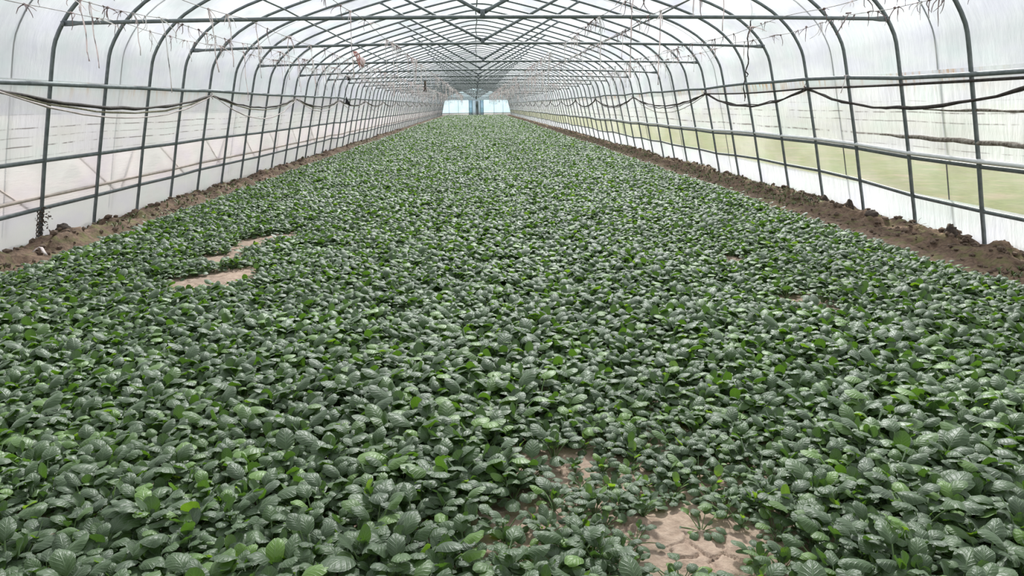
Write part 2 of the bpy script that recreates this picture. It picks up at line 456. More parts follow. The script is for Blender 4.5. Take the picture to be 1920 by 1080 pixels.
# ------------------------------------------------------------------ ground
def axis_x():
    l = list(np.arange(XC - 5.62, -4.1, 0.045)); r = list(np.arange(4.1, XC + 5.62, 0.045))
    return np.array(l + list(np.arange(-4.1, 4.1, 0.16)) + r)
def axis_y():
    return np.array(list(np.arange(YA - 0.3, 3.5, 0.16)) + list(np.arange(3.5, 26, 0.05)) + list(np.arange(26, 50, 0.11)) + list(np.arange(50, YB + 0.5, 0.4)))
ax_, ay_ = axis_x(), axis_y()
GX, GY = np.meshgrid(ax_, ay_)
GZ = ground_z(GX, GY)
floor = link('floor', grid_mesh('floor', np.stack([GX, GY, GZ], -1), M_SOIL))
tag(floor, 'brown soil floor of the greenhouse under the spinach', kind='structure')

# outside ground, rising gently on both sides, with a hole where the house stands
mb = MB()
FAR = 260.0
xl, xr = XC - 5.6, XC + 5.6
for (xa, xb, ya, yb) in ((-FAR, xl, -60, FAR), (xr, FAR, -60, FAR), (xl, xr, -60, YA - 0.3), (xl, xr, YB + 0.4, FAR)):
    mb.add([(xa, ya, -0.03), (xb, ya, -0.03), (xb, yb, -0.03), (xa, yb, -0.03)], [(0, 1, 2, 3)])
o = mb.build('ground', M_GRASS, smooth=False); tag(o, 'pale grassy field outside the plastic walls', kind='structure')

# cracked crust in the bare patches
def crust(px, py, a, b, t, seed):
    r = random.Random(seed); n = max(14, int(2 * max(a, b) * 1.35 / 0.009)); n = min(n, 70)
    pts = [(r.uniform(-1, 1), r.uniform(-1, 1)) for _ in range(6)]
    u = np.linspace(-1.35, 1.35, n); U, V = np.meshgrid(u, u)
    wx = U + 0.25 * (noise(U * 4 + seed, V * 4, seed) - .5); wy = V + 0.25 * (noise(U * 4, V * 4 + 9, seed + 1) - .5)
    d = np.sort(np.stack([np.hypot(wx - p, wy - q) for p, q in pts], 0), 0)
    gap = (d[1] - d[0]) * max(a, b)
    rr_ = np.hypot(U, V)
    h = 0.014 * np.clip((1.3 - rr_) / 0.35, 0, 1) - 0.03 * np.clip(1 - gap / 0.016, 0, 1) + 0.006 * (fbm(U * 5, V * 5, seed, 3) - .5)
    tilt = np.argmin(np.stack([np.hypot(wx - p, wy - q) for p, q in pts], 0), 0)
    h = h + np.array([r.uniform(-.004, .005) for _ in pts])[tilt] * np.clip((1.3 - rr_) / 0.3, 0, 1)
    X = px + (U * a) * math.cos(t) - (V * b) * math.sin(t); Y = py + (U * a) * math.sin(t) + (V * b) * math.cos(t)
    return link('soil_crust', grid_mesh('soil_crust', np.stack([X, Y, ground_z(X, Y) + h - 0.003], -1), M_SOIL), floor)
for i, (px, py, a, b, t) in enumerate(PATCHES): crust(px, py, a, b, t, i + 3)

# ------------------------------------------------------------------ plastic walls and roof
def wave(y, s): return 0.015 * (noise(np.asarray(y) * 0.5, np.asarray(y) * 0, s) - 0.5) * 2
RAIL_R = {-3: -0.03, -2: -0.04, -1: -0.044, 0: -0.033, 1: 0.018, 2: 0.04, 3: 0.035, 4: 0.045, 5: 0.03, 6: 0.0, 7: 0.015, 8: 0.005, 9: 0.0, 10: 0.02}
RAIL_L = {-1: -0.02, 0: -0.012}
RIBS = list(range(K0, K1 + 1))
rail_off = {}
for k in RIBS:
    rail_off[('R', k)] = RAIL_R.get(k, R.uniform(-0.03, 0.03)); rail_off[('L', k)] = RAIL_L.get(k, R.uniform(-0.012, 0.012) if k < 12 else R.uniform(-0.03, 0.03))
def rail_z(side, base, y, amp=1.0):
    k = (y - Y0) / DY; a = int(math.floor(k)); f = k - a
    g0 = rail_off.get((side, max(K0, min(K1, a)))); g1 = rail_off.get((side, max(K0, min(K1, a + 1))))
    return base + amp * (g0 + (g1 - g0) * f)

def side_film(name, side, z0, z1, mat, parent=None, off=0.03, sag=0.02, rows=9):
    s = -1 if side == 'L' else 1
    ys = np.linspace(YA, YB, (K1 - K0) * 5 + 1)
    P = np.zeros((len(ys), rows, 3))
    for j in range(rows):
        z = z0 + (z1 - z0) * j / (rows - 1)
        hx = half_x(z) + off
        ph = (ys - YA) / DY * PI
        bulge = sag * np.abs(np.sin(ph)) * math.sin(PI * (j + 0.5) / rows) + 0.02 * (fbm(ys * 1.4, ys * 0 + z * 5, 31) - 0.5)
        P[:, j, 0] = XC + s * (hx + bulge)
        P[:, j, 1] = ys; P[:, j, 2] = z
    return link(name, grid_mesh(name, P, mat), parent)
wl = side_film('wall_left', 'L', 1.02, 1.93, M_FILM_L); tag(wl, 'milky plastic film of the left side wall with thin mud streaks', kind='structure')
wr = side_film('wall_right', 'R', 0.98, 1.93, M_FILM_R); tag(wr, 'milky plastic film of the right side wall with mud lines and rust stains', kind='structure')
tag(side_film('vent_film', 'L', 0.47, 1.03, M_VENT_L, wl, 0.036), 'creased pinkish white film band')
tag(side_film('skirt_film', 'L', -0.1, 0.48, M_SKIRT_L, wl, 0.028, 0.01), 'pale skirt film along the soil')
tag(side_film('vent_film', 'R', 0.46, 0.99, M_VENT_R, wr, 0.036), 'clearer film band showing green grass')
tag(side_film('skirt_film', 'R', -0.1, 0.47, M_SKIRT_R, wr, 0.028, 0.01), 'bright white skirt film along the soil')
# roof
prof = [(XC - x, z) for x, z in HP if z >= 1.9]
prof = [(XC - half_x(1.84), 1.84)] + prof + [(2 * XC - x, z) for x, z in prof[::-1][1:]] + [(XC + half_x(1.84), 1.84)]
ys = np.linspace(YA, YB, (K1 - K0) * 4 + 1)
P = np.zeros((len(ys), len(prof), 3))
for j, (x, z) in enumerate(prof):
    nx, nz = (x - XC) / 5.2, max(0.0, (z - 1.9) / 2.3)
    l = math.hypot(nx, nz) + 1e-6; nx /= l; nz /= l
    b = 0.030 + 0.035 * np.abs(np.sin((ys - YA) / DY * PI)) * min(1, max(0, z - 1.9) * 2) + 0.03 * max(0, min(1, (2.15 - z) / 0.2))
    P[:, j, 0] = x + nx * b; P[:, j, 1] = ys; P[:, j, 2] = z + nz * b
o = link('ceiling', grid_mesh('ceiling', P, M_ROOF)); tag(o, 'arched translucent plastic roof film', kind='structure')

# ------------------------------------------------------------------ steel frame
frame = thing('greenhouse_frame', 'grey galvanised steel arch frame carrying the plastic tunnel over the spinach', 'frame', (XC, YA, 0))
def fr(name, mesh_or_mb, mat=M_STEEL, parent=None):
    me = mesh_or_mb if not isinstance(mesh_or_mb, MB) else mesh_or_mb.mesh(name, mat)
    o = link(name, me, parent or frame)
    return o
# arch rib mesh (origin on the centre line at ground)
mb = MB()
path = [(-x, 0, z) for x, z in HP] + [(x, 0, z) for x, z in HP[::-1][1:]]
mb.tube(path, 0.0225, 8, up=(0, 1, 0))
rib_me = mb.mesh('arch_rib', M_STEEL)
for k in RIBS:
    o = link('arch_rib', rib_me, frame)
    o.location = (R.uniform(-0.008, 0.008), RY(k) - YA + (R.uniform(-0.015, 0.015) if k > 2 else 0), R.uniform(-0.006, 0.006))
# tie bars, diagonal braces and plates every third rib
TIE = {0: (2.54, 2.585), 3: (2.52, 2.60), 6: (2.47, 2.53), 9: (2.42, 2.53)}
for k in range(K0, K1 + 1, 3):
    ze, zc = TIE.get(k, (2.43 + R.uniform(-.04, .03), 2.52 + R.uniform(-.03, .03)))
    hx = half_x(ze) - 0.02
    n = 14; pts = []; fl = []
    for i in range(n + 1):
        u = -1 + 2 * i / n
        pts.append((u * hx, -0.03, ze + (zc - ze) * (1 - u * u)))
        fl.append((1, 1))
    fl[0] = fl[-1] = (0.35, 1.5)
    pts.insert(1, (-hx + 0.09, -0.03, ze)); fl.insert(1, (0.45, 1.4))
    pts.insert(2, (-hx + 0.17, -0.03, ze + .002)); fl.insert(2, (1, 1))
    pts.insert(-1, (hx - 0.17, -0.03, ze + .002)); fl.insert(-1, (1, 1))
    pts.insert(-1, (hx - 0.09, -0.03, ze)); fl.insert(-1, (0.45, 1.4))
    mb = MB(); mb.tube(pts, 0.0215, 8, flat=fl)
    tb = fr('tie_bar', mb); tb.location = (0, RY(k) - YA, 0)
    cx = R.uniform(-0.03, 0.02) if k > 6 else {0: -0.04, 3: 0.0, 6: 0.05}.get(k, 0)
    for s in (-1, 1):
        mb = MB()
        ex = 2.13; ez = roof_z(XC + ex) - 0.005
        a = Vector((cx + s * 0.02, -0.03, zc + 0.055)); b = Vector((s * ex, -0.01, ez))
        mb.tube([a, a.lerp(b, .03), a.lerp(b, .5), a.lerp(b, .97), b], 0.0215, 8, flat=[(0.4, 1.3), (1, 1), (1, 1), (1, 1), (0.4, 1.3)])
        d = fr('diagonal_brace', mb); d.location = (0, RY(k) - YA, 0)
    mb = MB()
    mb.box((cx, -0.05, zc + 0.03), (0.055, 0.012, 0.10)); mb.box((cx, -0.01, zc + 0.03), (0.055, 0.012, 0.10))
    mb.tube([(cx, -0.065, zc + 0.055), (cx, 0.005, zc + 0.055)], 0.008, 6)
    tag(fr('gusset_plate', mb, M_DARKSTEEL, tb), None)
    for s in (-1, 1):
        mb = MB(); mb.tube([(s * hx, -0.06, ze), (s * hx, 0.0, ze)], 0.014, 6); mb.box((s * (hx + 0.005), -0.03, ze), (0.03, 0.05, 0.045))
        fr('end_clamp', mb, M_DARKSTEEL, tb)
# lengthwise pipes
def long_pipe(name, side, base, x_in, r, mat=M_STEEL, amp=1.0, flat=(1, 1)):
    pts = []
    for k in RIBS:
        z = rail_z(side, base, RY(k), amp)
        s = -1 if side == 'L' else 1
        pts.append((s * (half_x(z) - x_in), RY(k) - YA, z))
    mb = MB(); mb.tube(pts, r, 8, flat=[flat] * len(pts))
    return fr(name, mb, mat)
for s in 'LR':
    long_pipe('upper_rail', s, 1.9, 0.03, 0.026, flat=(0.5, 1))
    long_pipe('middle_rail', s, 1.035 if s == 'L' else 0.94, -0.01, 0.024, amp=0.8, flat=(0.5, 1))
    long_pipe('lower_rail', s, 0.478, -0.01, 0.024, amp=1.3, flat=(0.5, 1))
mb = MB(); mb.tube([(-0.06 + 0.02 * math.sin(k * 1.7), RY(k) - YA, 4.165) for k in RIBS], 0.016, 6); fr('ridge_pipe', mb)
for s in (-1, 1):
    mb = MB(); mb.tube([(s * 3.5, RY(k) - YA, roof_z(XC + 3.5) - 0.04 + 0.01 * math.sin(k * 2.1 + s)) for k in RIBS], 0.0165, 6); fr('roof_purlin', mb)

# ------------------------------------------------------------------ far end wall with its door
def gable(name, y, sgn, mat, label):
    """film gable closing the tunnel"""
    top = [(XC - x, z) for x, z in HP if z >= 0.4]; top = top + [(2 * XC - x, z) for x, z in top[::-1][1:]]
    top = [p for p in top]
    n = len(top); rows = 10
    Pn = np.zeros((rows, n, 3))
    for i in range(rows):
        for j, (x, z) in enumerate(top):
            zz = 0.42 + (z - 0.42) * i / (rows - 1)
            Pn[i, j] = (x, y + sgn * 0.02 * math.sin(x * 3 + zz * 4), zz)
    o = link(name, grid_mesh(name, Pn, mat)); tag(o, label, kind='structure'); return o
wb = gable('wall_back', YB, 1, M_END, 'pale blue film end wall at the far end of the tunnel')
wf = gable('wall_front', YA, -1, M_END_W, 'white film end wall at the near end of the tunnel')
for wobj, y, m in ((wb, YB, M_END_W), (wf, YA, M_END_W)):
    mb = MB(); mb.box((XC, y, 0.19), (10.9, 0.02, 0.56)); mb.build('skirt_film', m, wobj)
for x in (-4.1, -2.65, 2.9, 4.3):
    mb = MB(); mb.tube([(x, YB - 0.05, -0.1), (x, YB - 0.05, roof_z(x))], 0.025, 6); mb.build('mullion', M_STEEL, wb)
mb = MB(); mb.tube([(XC - 5.1, YB - 0.06, 2.45), (XC + 5.1, YB - 0.06, 2.45)], 0.025, 6); mb.build('head_rail', M_STEEL, wb)
mb = MB(); mb.tube([(XC - 5.3, YB - 0.06, 0.47), (XC + 5.3, YB - 0.06, 0.47)], 0.025, 6); mb.build('sill_rail', M_STEEL, wb)
M_DOORF = mat_film('door_film', (0.68, 0.80, 0.86), 0.3)
door = thing('door_1', 'grey framed film double door with dark gap in the far end wall', 'door', (0.15, YB - 0.12, 0)); door['kind'] = 'structure'
del door['category']
for x in (-1.15, -0.62, 0.62, 1.1):
    mb = MB(); mb.box((x, 0, 1.16), (0.05, 0.05, 2.55)); mb.build('door_post', M_DARKSTEEL, door)
mb = MB(); mb.box((-0.02, 0, 2.42), (2.3, 0.05, 0.05)); mb.build('lintel', M_DARKSTEEL, door)
for x, wd in ((-0.885, 0.5), (0.86, 0.46)):
    mb = MB(); mb.box((x, 0.02, 1.16), (wd, 0.01, 2.4)); mb.build('door_panel', M_DOORF, door)
    mb = MB(); mb.box((x, -0.01, 1.2), (wd, 0.03, 0.03)); mb.build('cross_bar', M_STEEL, door)
M_CURT = mat_film('door_curtain', (0.66, 0.70, 0.73), 0.05)
for xs in ([-0.60, -0.45, -0.3, -0.15, -0.08], [0.22, 0.34, 0.46, 0.6]):
    Pn = np.zeros((14, len(xs) * 3, 3)); xx = np.linspace(xs[0], xs[-1], len(xs) * 3)
    for i in range(14):
        z = 2.38 * i / 13
        bow = 0.16 * math.exp(-((z - 1.55) / 0.38) ** 2)
        for j, x in enumerate(xx):
            f = (x - xx[0]) / (xx[-1] - xx[0])
            if xs[0] < 0: X = x + f * (0.20 - bow)
            else: X = x - (1 - f) * (0.06 - bow * 0.6)
            Pn[i, j] = (X, -0.04 + 0.02 * math.sin(x * 30), z)
    o = link('plastic_curtain', grid_mesh('plastic_curtain', Pn, M_CURT), door)
mb = MB(); mb.box((0.12, 0.05, 1.15), (0.5, 0.02, 2.3)); mb.build('doorway_gap', mat_plain('dark_gap', (0.06, 0.09, 0.08), (0.12, 0.15, 0.13), 0.9, 3), door)

# ------------------------------------------------------------------ outside: straps, rollers, poles
def strap(kf, w_=0.007):
    y = RY(kf)
    pts = []
    for x, z in [p for p in HP if p[1] > 0.02]:
        l = math.hypot(x / 5.2, max(0.0, z - 1.9) / 2.3) + 1e-6
        o_ = 0.075
        pts.append((XC - x - o_ * (x / 5.2) / l, y, z + o_ * (max(0.0, z - 1.9) / 2.3) / l))
    pts = pts + [(2 * XC - x, yy, z) for x, yy, z in pts[::-1][1:]]
    mb = MB(); mb.tube(pts, w_, 5, up=(0, 1, 0))
    return mb
STR = [-4.5, -0.48, 1.42, 5.5, 8.4, 11.5, 14.5, 17.5, 20.5, 23.5, 26.5, 29.5, 33.5, 37.5, 41.5, 46.5, 52.5, 58.5, 66.5, 74.5]
names = {1: 'nearest dark strap pressed over the roof film, in front of the second arch', 2: 'second dark strap pressed over the roof film, between the second pair of arches'}
for i, kf in enumerate(STR):
    o = strap(kf, 0.008).build('film_strap', M_STRAP)
    if kf == -0.48: tag(o, 'nearest dark strap seen through the roof film, before the first tie bar', 'strap', 'straps over the roof film')
    elif kf == 1.42: tag(o, 'dark strap seen through the roof film between first and second tie bars', 'strap', 'straps over the roof film')
    elif kf == -4.5: tag(o, 'dark strap over the roof film close to the near end', 'strap', 'straps over the roof film')
    elif kf == 5.5: tag(o, 'dark strap over the roof film just before the third tie bar', 'strap', 'straps over the roof film')
    elif kf < 18: tag(o, f"thin dark strap over the roof film {dict([(8.4, 'between third and fourth'), (11.5, 'between fourth and fifth'), (14.5, 'between fifth and sixth'), (17.5, 'between sixth and seventh')])[kf]} tie bars",  'strap', 'straps over the roof film')
    else: tag(o, 'thin dark strap over the roof film beyond the seventh tie bar', 'strap', 'straps over the roof film')
# white roller tube on the right, beige one on the left, muddy film roll
mb = MB(); mb.tube([(XC + half_x(1.0) - 0.005, RY(k), rail_z('R', 0.998, RY(k), 0.8)) for k in RIBS], 0.027, 8)
tag(mb.build('roller_tube', M_WHITETUBE), 'white roller tube along the middle rail of the right wall', 'tube')
mb = MB(); mb.tube([(XC - half_x(0.60) - 0.055, RY(k), rail_z('L', 0.60, RY(k), 0.8)) for k in RIBS], 0.022, 8)
tag(mb.build('roller_tube', M_BEIGE), 'beige roller tube behind film just above the lower left rail', 'tube')
mb = MB(); pts = []; rr = []
for i in range(60):
    f = i / 59; y = 2.0 + f * 7.4
    pts.append((XC + half_x(1.17) + 0.012, y, 1.172 + 0.006 * math.sin(y * 9) - 0.015 * math.sin(f * PI)))
    rr.append(0.027 * (0.35 + 0.65 * min(1, (1 - f) * 9)) * R.uniform(0.85, 1.15))
mb.tube(pts, rr, 8); tag(mb.build('film_roll', M_MUDROLL), 'muddy rolled edge of film sagging across the right wall above the white tube', 'plastic roll')
mb = MB(); pts = []; rr = []
for i in range(50):
    f = i / 49; y = 3.0 + f * 5.4
    pts.append((XC + half_x(1.49) + 0.012, y, 1.492 + 0.005 * math.sin(y * 7)))
    rr.append(0.014 * (0.3 + 0.7 * min(1, (1 - f) * 9)) * R.uniform(0.7, 1.2))
mb.tube(pts, rr, 7); tag(mb.build('film_roll', M_MUDROLL), 'thin muddy fold of film on the upper right wall below the straight pipe', 'plastic roll')
for i, (kf, dk) in enumerate([(-1.0, .9), (0.62, 0.9), (1.9, -0.25), (2.55, 1.0), (4.2, 0.85), (5.1, -0.3), (6.0, 0.9), (7.6, 0.9), (9.4, 0.9), (11.2, 0.9)]):
    mb = MB(); a = (XC - half_x(1.05) - 0.07, RY(kf), 1.05); b = (XC - half_x(0.5) - 0.075, RY(kf + dk), 0.45)
    mb.tube([a, b], 0.012, 6)
    o = mb.build('slanted_pole', M_BEIGE)
    lab = 'thin beige pole leaning outside the creased left film'
    tag(o, lab, 'pole', 'slanted poles behind the left film')

# ------------------------------------------------------------------ cords hanging along the side walls
def swag(mb, x_of, hooks, zt, sag, r, seed, twist=0.0, yoff=0.0, skip=(), n=18):
    rr = random.Random(seed); pts = []; rad = []
    for (ya, yb) in zip(hooks, hooks[1:]):
        sg = sag * rr.uniform(0.8, 1.15)
        for i in range(n):
            f = i / n; z = zt - sg * 4 * f * (1 - f) + rr.uniform(-0.004, 0.004)
            y = ya + (yb - ya) * f
            pts.append((x_of + twist * math.sin(y * 6 + seed) + rr.uniform(-.004, .004), y, z + twist * math.cos(y * 6 + seed)))
            rad.append(r * rr.uniform(0.7, 1.3) * (1.0 if y < 40 else 0.8))
    pts.append((x_of, hooks[-1], zt)); rad.append(r)
    mb.tube(pts, rad, 6)
hl = [RY(k) for k in (-6, -1, 4, 9, 14, 19, 24, 29, 34, 39, 44, 49, 54, 60, 66, 72, 78, 83)]
hr = [RY(k) for k in (-7, -2, 2, 6, 12, 18, 23, 28, 33, 38, 43, 48, 53, 59, 65, 71, 77, 83)]
XLc, XRc = XC - half_x(1.75) + 0.06, XC + half_x(1.75) - 0.06
for (xx, hk, zt, spec) in ((XLc, hl, 1.83, [('dark frayed cord swagged highest along the left wall', M_CORD, 0.22, 0.022, 1, 0.006),
                                            ('olive cord bundled under the top cord of the left wall', M_CORD_OLIVE, 0.255, 0.012, 2, 0.006),
                                            ('faded pink cord hanging lowest along the left wall', M_CORD_PINK, 0.41, 0.011, 3, 0.003)]),
                           (XRc, hr, 1.80, [('thick dark frayed cord swagged along the right wall', M_CORD, 0.33, 0.019, 4, 0.008),
                                            ('thin dark cord twisted with the thick one along the right wall', M_CORD, 0.30, 0.010, 5, 0.012),
                                            ('loose thin brown cord hanging lowest along the right wall', M_CORD_OLIVE, 0.42, 0.007, 6, 0.003)])):
    for lab, m, sag, r, sd, tw in spec:
        hk2 = hk
        if 'lowest along the right' in lab: hk2 = hk[3:]
        mb = MB(); swag(mb, xx + (0.01 * sd if xx > 0 else 0.008 * sd), hk2, zt, sag, r, sd, tw)
        tag(mb.build('swagged_cord', m), lab, 'cord')
mb = MB(); pts = [(XRc + 0.01, y, 1.80 - 0.012 * math.sin((y - hr[1]) / (hr[2] - hr[1]) * PI)) for y in np.linspace(hr[0], hr[2], 30)] + [(XRc + 0.01, y, 1.80 - 0.03 * math.sin((y - hr[2]) / (hr[3] - hr[2]) * PI)) for y in np.linspace(hr[2] + .1, hr[3], 14)]
mb.tube(pts, 0.016, 7); tag(mb.build('straight_pipe', M_CORD), 'straight black hose running just under the upper right rail', 'hose')
# hook ties at the swag points
for nm, x, hk in (('left', XLc, hl), ('right', XRc, hr)):
    for i, y in enumerate(hk[1:12]):
        s = -1 if x < 0 else 1
        mb = MB(); mb.tube([(x + s * 0.03, y, 1.90), (x + 0.01, y + .01, 1.86), (x, y, 1.80), (x - s * .01, y + .02, 1.76)], 0.006, 5)
        mb.tube([(x - s * 0.02, y - .02, 1.83), (x + s * .03, y, 1.81), (x, y + .03, 1.83)], 0.008, 5)
        tag(mb.build('cord_tie', M_TWINE_D), f"knotted tie at the {('nearest visible', 'second', 'third', 'fourth', 'fifth')[i - 1]} swag point of the {nm} wall cords" if 0 < i < 6 else f'small far knotted tie of the {nm} wall cords beyond the fifth' if i else f'knotted tie of the {nm} wall cords before the nearest post', 'tie', f'cord ties on the {nm} wall')

# ------------------------------------------------------------------ overhead wires with scraps of twine
def scrap_mesh(seed, long=False, m=None):
    r = random.Random(seed); mb = MB()
    if long:
        n = r.choice((1, 1, 2))
        for _ in range(n):
            L = r.uniform(0.35, 0.8); x = r.uniform(-.02, .02); y = r.uniform(-.02, .02); pts = [(0, 0, 0.01)]
            for i in range(1, 7):
                x += r.uniform(-.009, .009); y += r.uniform(-.009, .009); pts.append((x, y, -L * i / 6))
            mb.tube(pts, 0.0055, 4)
    for _ in range(r.randint(2, 4)):
        L = r.uniform(0.08, 0.24); a = r.uniform(0, 2 * PI); e = r.uniform(-1.5, 0.6)
        p = Vector((0, 0, 0)); pts = [p.copy()]
        for i in range(4):
            e -= r.uniform(0.0, 0.5); a += r.uniform(-.5, .5)
            p = p + Vector((math.cos(a) * math.cos(e), math.sin(a) * math.cos(e), math.sin(e))) * L / 4; pts.append(p.copy())
        mb.tube(pts, [0.0055, 0.0045, 0.004, 0.0035, 0.002], 4)
    mb.tube([(-.012, 0, 0), (0, .004, .008), (.012, 0, 0), (0, -.004, -.008)], 0.008, 5)
    return mb.mesh('twine_scrap', m)
SC_D = [scrap_mesh(i, False, M_TWINE_D) for i in range(6)]
SC_P = [scrap_mesh(20 + i, False, M_TWINE) for i in range(5)]
SC_L = [scrap_mesh(40 + i, True, M_TWINE) for i in range(6)]
WIRES = [('A', -4.03, 'outermost thin wire under the left roof slope, hung with twine', 0.9, 60, 0.10),
         ('B', -3.43, 'second thin wire under the left roof slope, tied to the tie bars', 0.9, 70, 0.25),
         ('C', -2.55, 'thin wire carrying the red rag under the left roof slope', 0.75, 70, 0.5),
         ('D', -1.25, 'thin wire nearest the ridge on its left side', 0.6, 75, 0.5),
         ('G', 1.42, 'thin wire nearest the ridge on its right side', 0.6, 75, 0.5),
         ('H', 1.98, 'second thin wire right of the ridge, with long pale strings', 0.65, 75, 0.5),
         ('E', 3.62, 'thin twiggy wire near the ends of the tie bars on the right', 0.8, 60, 0.12),
         ('F', 4.36, 'outermost thin wire under the right roof slope', 0.8, 50, 0.08)]
for nm, x, lab, dens, yend, plong in WIRES:
    root = thing('trellis_wire', lab, 'wire', (x, YA, 0), 'wires under the roof')
    mb = MB(); ys_ = np.arange(YA + 0.3, yend + 20, 0.42); zs = {}
    rw = random.Random(ord(nm)); pts = []
    for y in ys_:
        kk = (y - Y0) / (3 * DY); f = kk - math.floor(kk)
        z = 2.575 - 0.05 * 4 * f * (1 - f) + rw.uniform(-.006, .006)
        pts.append((rw.uniform(-.006, .006), y - YA, z))
    mb.tube(pts, 0.0035, 4); mb.build('wire', M_WIRE, root)
    y = 5.5; cnt = 0
    while y < yend and cnt < 230:
        pale = rw.random() < min(0.85, 0.1 + (y - 6) / 18)
        lg = rw.random() < plong * (0.5 if y < 14 else 1.2)
        me = rw.choice(SC_L) if lg else (rw.choice(SC_P) if pale else rw.choice(SC_D))
        i = min(len(pts) - 1, int((y - (YA + 0.3)) / 0.42))
        o = link('twine_scrap', me, root)
        o.location = (pts[i][0], y - YA, pts[i][2]); o.rotation_euler = (0, 0, rw.uniform(0, 6.28)); sc = rw.uniform(0.7, 1.25) * (1 if y < 30 else 1.25)
        o.scale = (sc, sc, sc * (rw.uniform(.7, 1.2)))
        if lg: o['label'] = 'long pale hanging string'
        cnt += 1
        y += rw.expovariate(1 / (0.24 / dens)) * (1.0 if y < 12 else 0.8) + 0.05

# red rag bundle, black lump on a tie bar, dark bags, hanging black cable
def blob(c, r, seed, mat, name, squash=(1, 1, 1), parent=None):
    rr = random.Random(seed); mb = MB(); n, mrows = 10, 7; vs = []; fs = []
    for i in range(mrows + 1):
        th = PI * i / mrows
        for j in range(n):
            ph = 2 * PI * j / n; k = 1 + rr.uniform(-.22, .22)
            vs.append((c[0] + r * k * squash[0] * math.sin(th) * math.cos(ph), c[1] + r * k * squash[1] * math.sin(th) * math.sin(ph), c[2] + r * k * squash[2] * math.cos(th)))
    for i in range(mrows):
        for j in range(n): fs.append((i * n + j, i * n + (j + 1) % n, (i + 1) * n + (j + 1) % n, (i + 1) * n + j))
    mb.add(vs, fs); return mb.build(name, mat, parent)
rag = thing('red_rag', 'crumpled red and white rag hanging from a wire below the second tie bar', 'rag', (-2.55, 16.2, 2.56))
mb = MB()
for i in range(9):
    a = R.uniform(0, 6.28); p = Vector((R.uniform(-.03, .03), R.uniform(-.02, .02), 0)); pts = [p.copy()]
    for j in range(5):
        p = p + Vector((0.032 + R.uniform(-.03, .03), R.uniform(-.02, .02), -0.055 - R.uniform(0, .03))); pts.append(p.copy())
    mb.tube(pts, [0.012, 0.016, 0.014, 0.017, 0.013, 0.005], 5, flat=[(1, .35)] * 6)
for v in range(len(mb.v)): x, y, z = mb.v[v]; mb.v[v] = (x, y, z + 0.19)
mb.build('cloth_strips', M_RED, rag)
o = blob((0, 0, 0), 0.06, 5, M_TWINE, 'pale_wad', (1, .6, 1.5), rag); o.location = (0.14, 0, -0.03)
b_ = thing('black_lump', 'small black plastic lump wrapped on a tie bar at the left', 'bag', (-4.02, RY(12) - .03, 2.49)); blob((0, 0, 0), 0.07, 3, M_BLACK, 'wrap', (0.8, .9, 1.1), b_)
b2 = thing('dark_bag', 'small dark triangular bag hanging below the left upper rail', 'bag', (-4.66, 27.0, 1.93))
mb = MB(); mb.add([(0, -.02, .04), (-.05, 0, -.2), (.16, 0, -.32), (.05, .03, -.25), (.02, .02, .03)], [(0, 1, 2), (0, 2, 4), (4, 2, 3), (4, 3, 1), (0, 4, 1), (1, 3, 2)]); mb.build('bag_body', M_BLACK, b2)
mb = MB(); mb.tube([(0, 0, .03), (-.02, 0, .35), (.0, 0, .58)], 0.006, 4); mb.build('hanging_string', M_TWINE_D, b2)
b3 = thing('dark_bag', 'shaggy dark bundle dangling from the wires left of the ridge', 'bag', (-2.1, 31.5, 2.52))
blob((0, 0, 0.02), 0.075, 8, M_DRY, 'bundle', (.8, .6, 1.3), b3)
mb = MB()
for i in range(6):
    mb.tube([(R.uniform(-.05, .05), 0, 0), (R.uniform(-.1, .1), 0, -.15), (R.uniform(-.12, .12), 0, -.33)], 0.012, 4)
mb.build('loose_strands', M_DRY, b3)
mb = MB(); pts = []; rr_ = []
zs = np.linspace(3.32, 1.62, 26)
for i, z in enumerate(zs):
    pts.append((4.60 + 0.018 * math.sin(z * 9) + 0.01 * math.sin(z * 23) - 0.015 * (3.3 - z), 12.38 + 0.01 * math.sin(z * 7), z)); rr_.append(0.009 * R.uniform(.75, 1.4))
mb.tube(pts, rr_, 6); mb.tube([(4.58, 12.38, 2.1), (4.62, 12.38, 2.06), (4.60, 12.38, 2.02)], 0.012, 5)
tag(mb.build('hanging_cable', M_CORD), 'kinked black cable hanging straight down past the second tie bar on the right', 'cable')
# loose strings tied at the right upper rail
for (x, y, z, dx, lab) in ((XRc - .03, RY(1) - .05, 1.93, -0.05, 'short white string tied around the upper right rail'), (XRc - .9, RY(0) - 0.4, 2.55, -0.12, 'dangling dark string beside the first tie bar on the right')):
    mb = MB(); mb.tube([(x, y, z), (x + dx * .4, y, z - .09), (x + dx, y, z - .22)], 0.006, 4); mb.tube([(x - .03, y, z + .01), (x + .03, y, z + .015)], 0.009, 5)
    tag(mb.build('loose_string', M_TWINE if 'white' in lab else M_TWINE_D), lab, 'string')

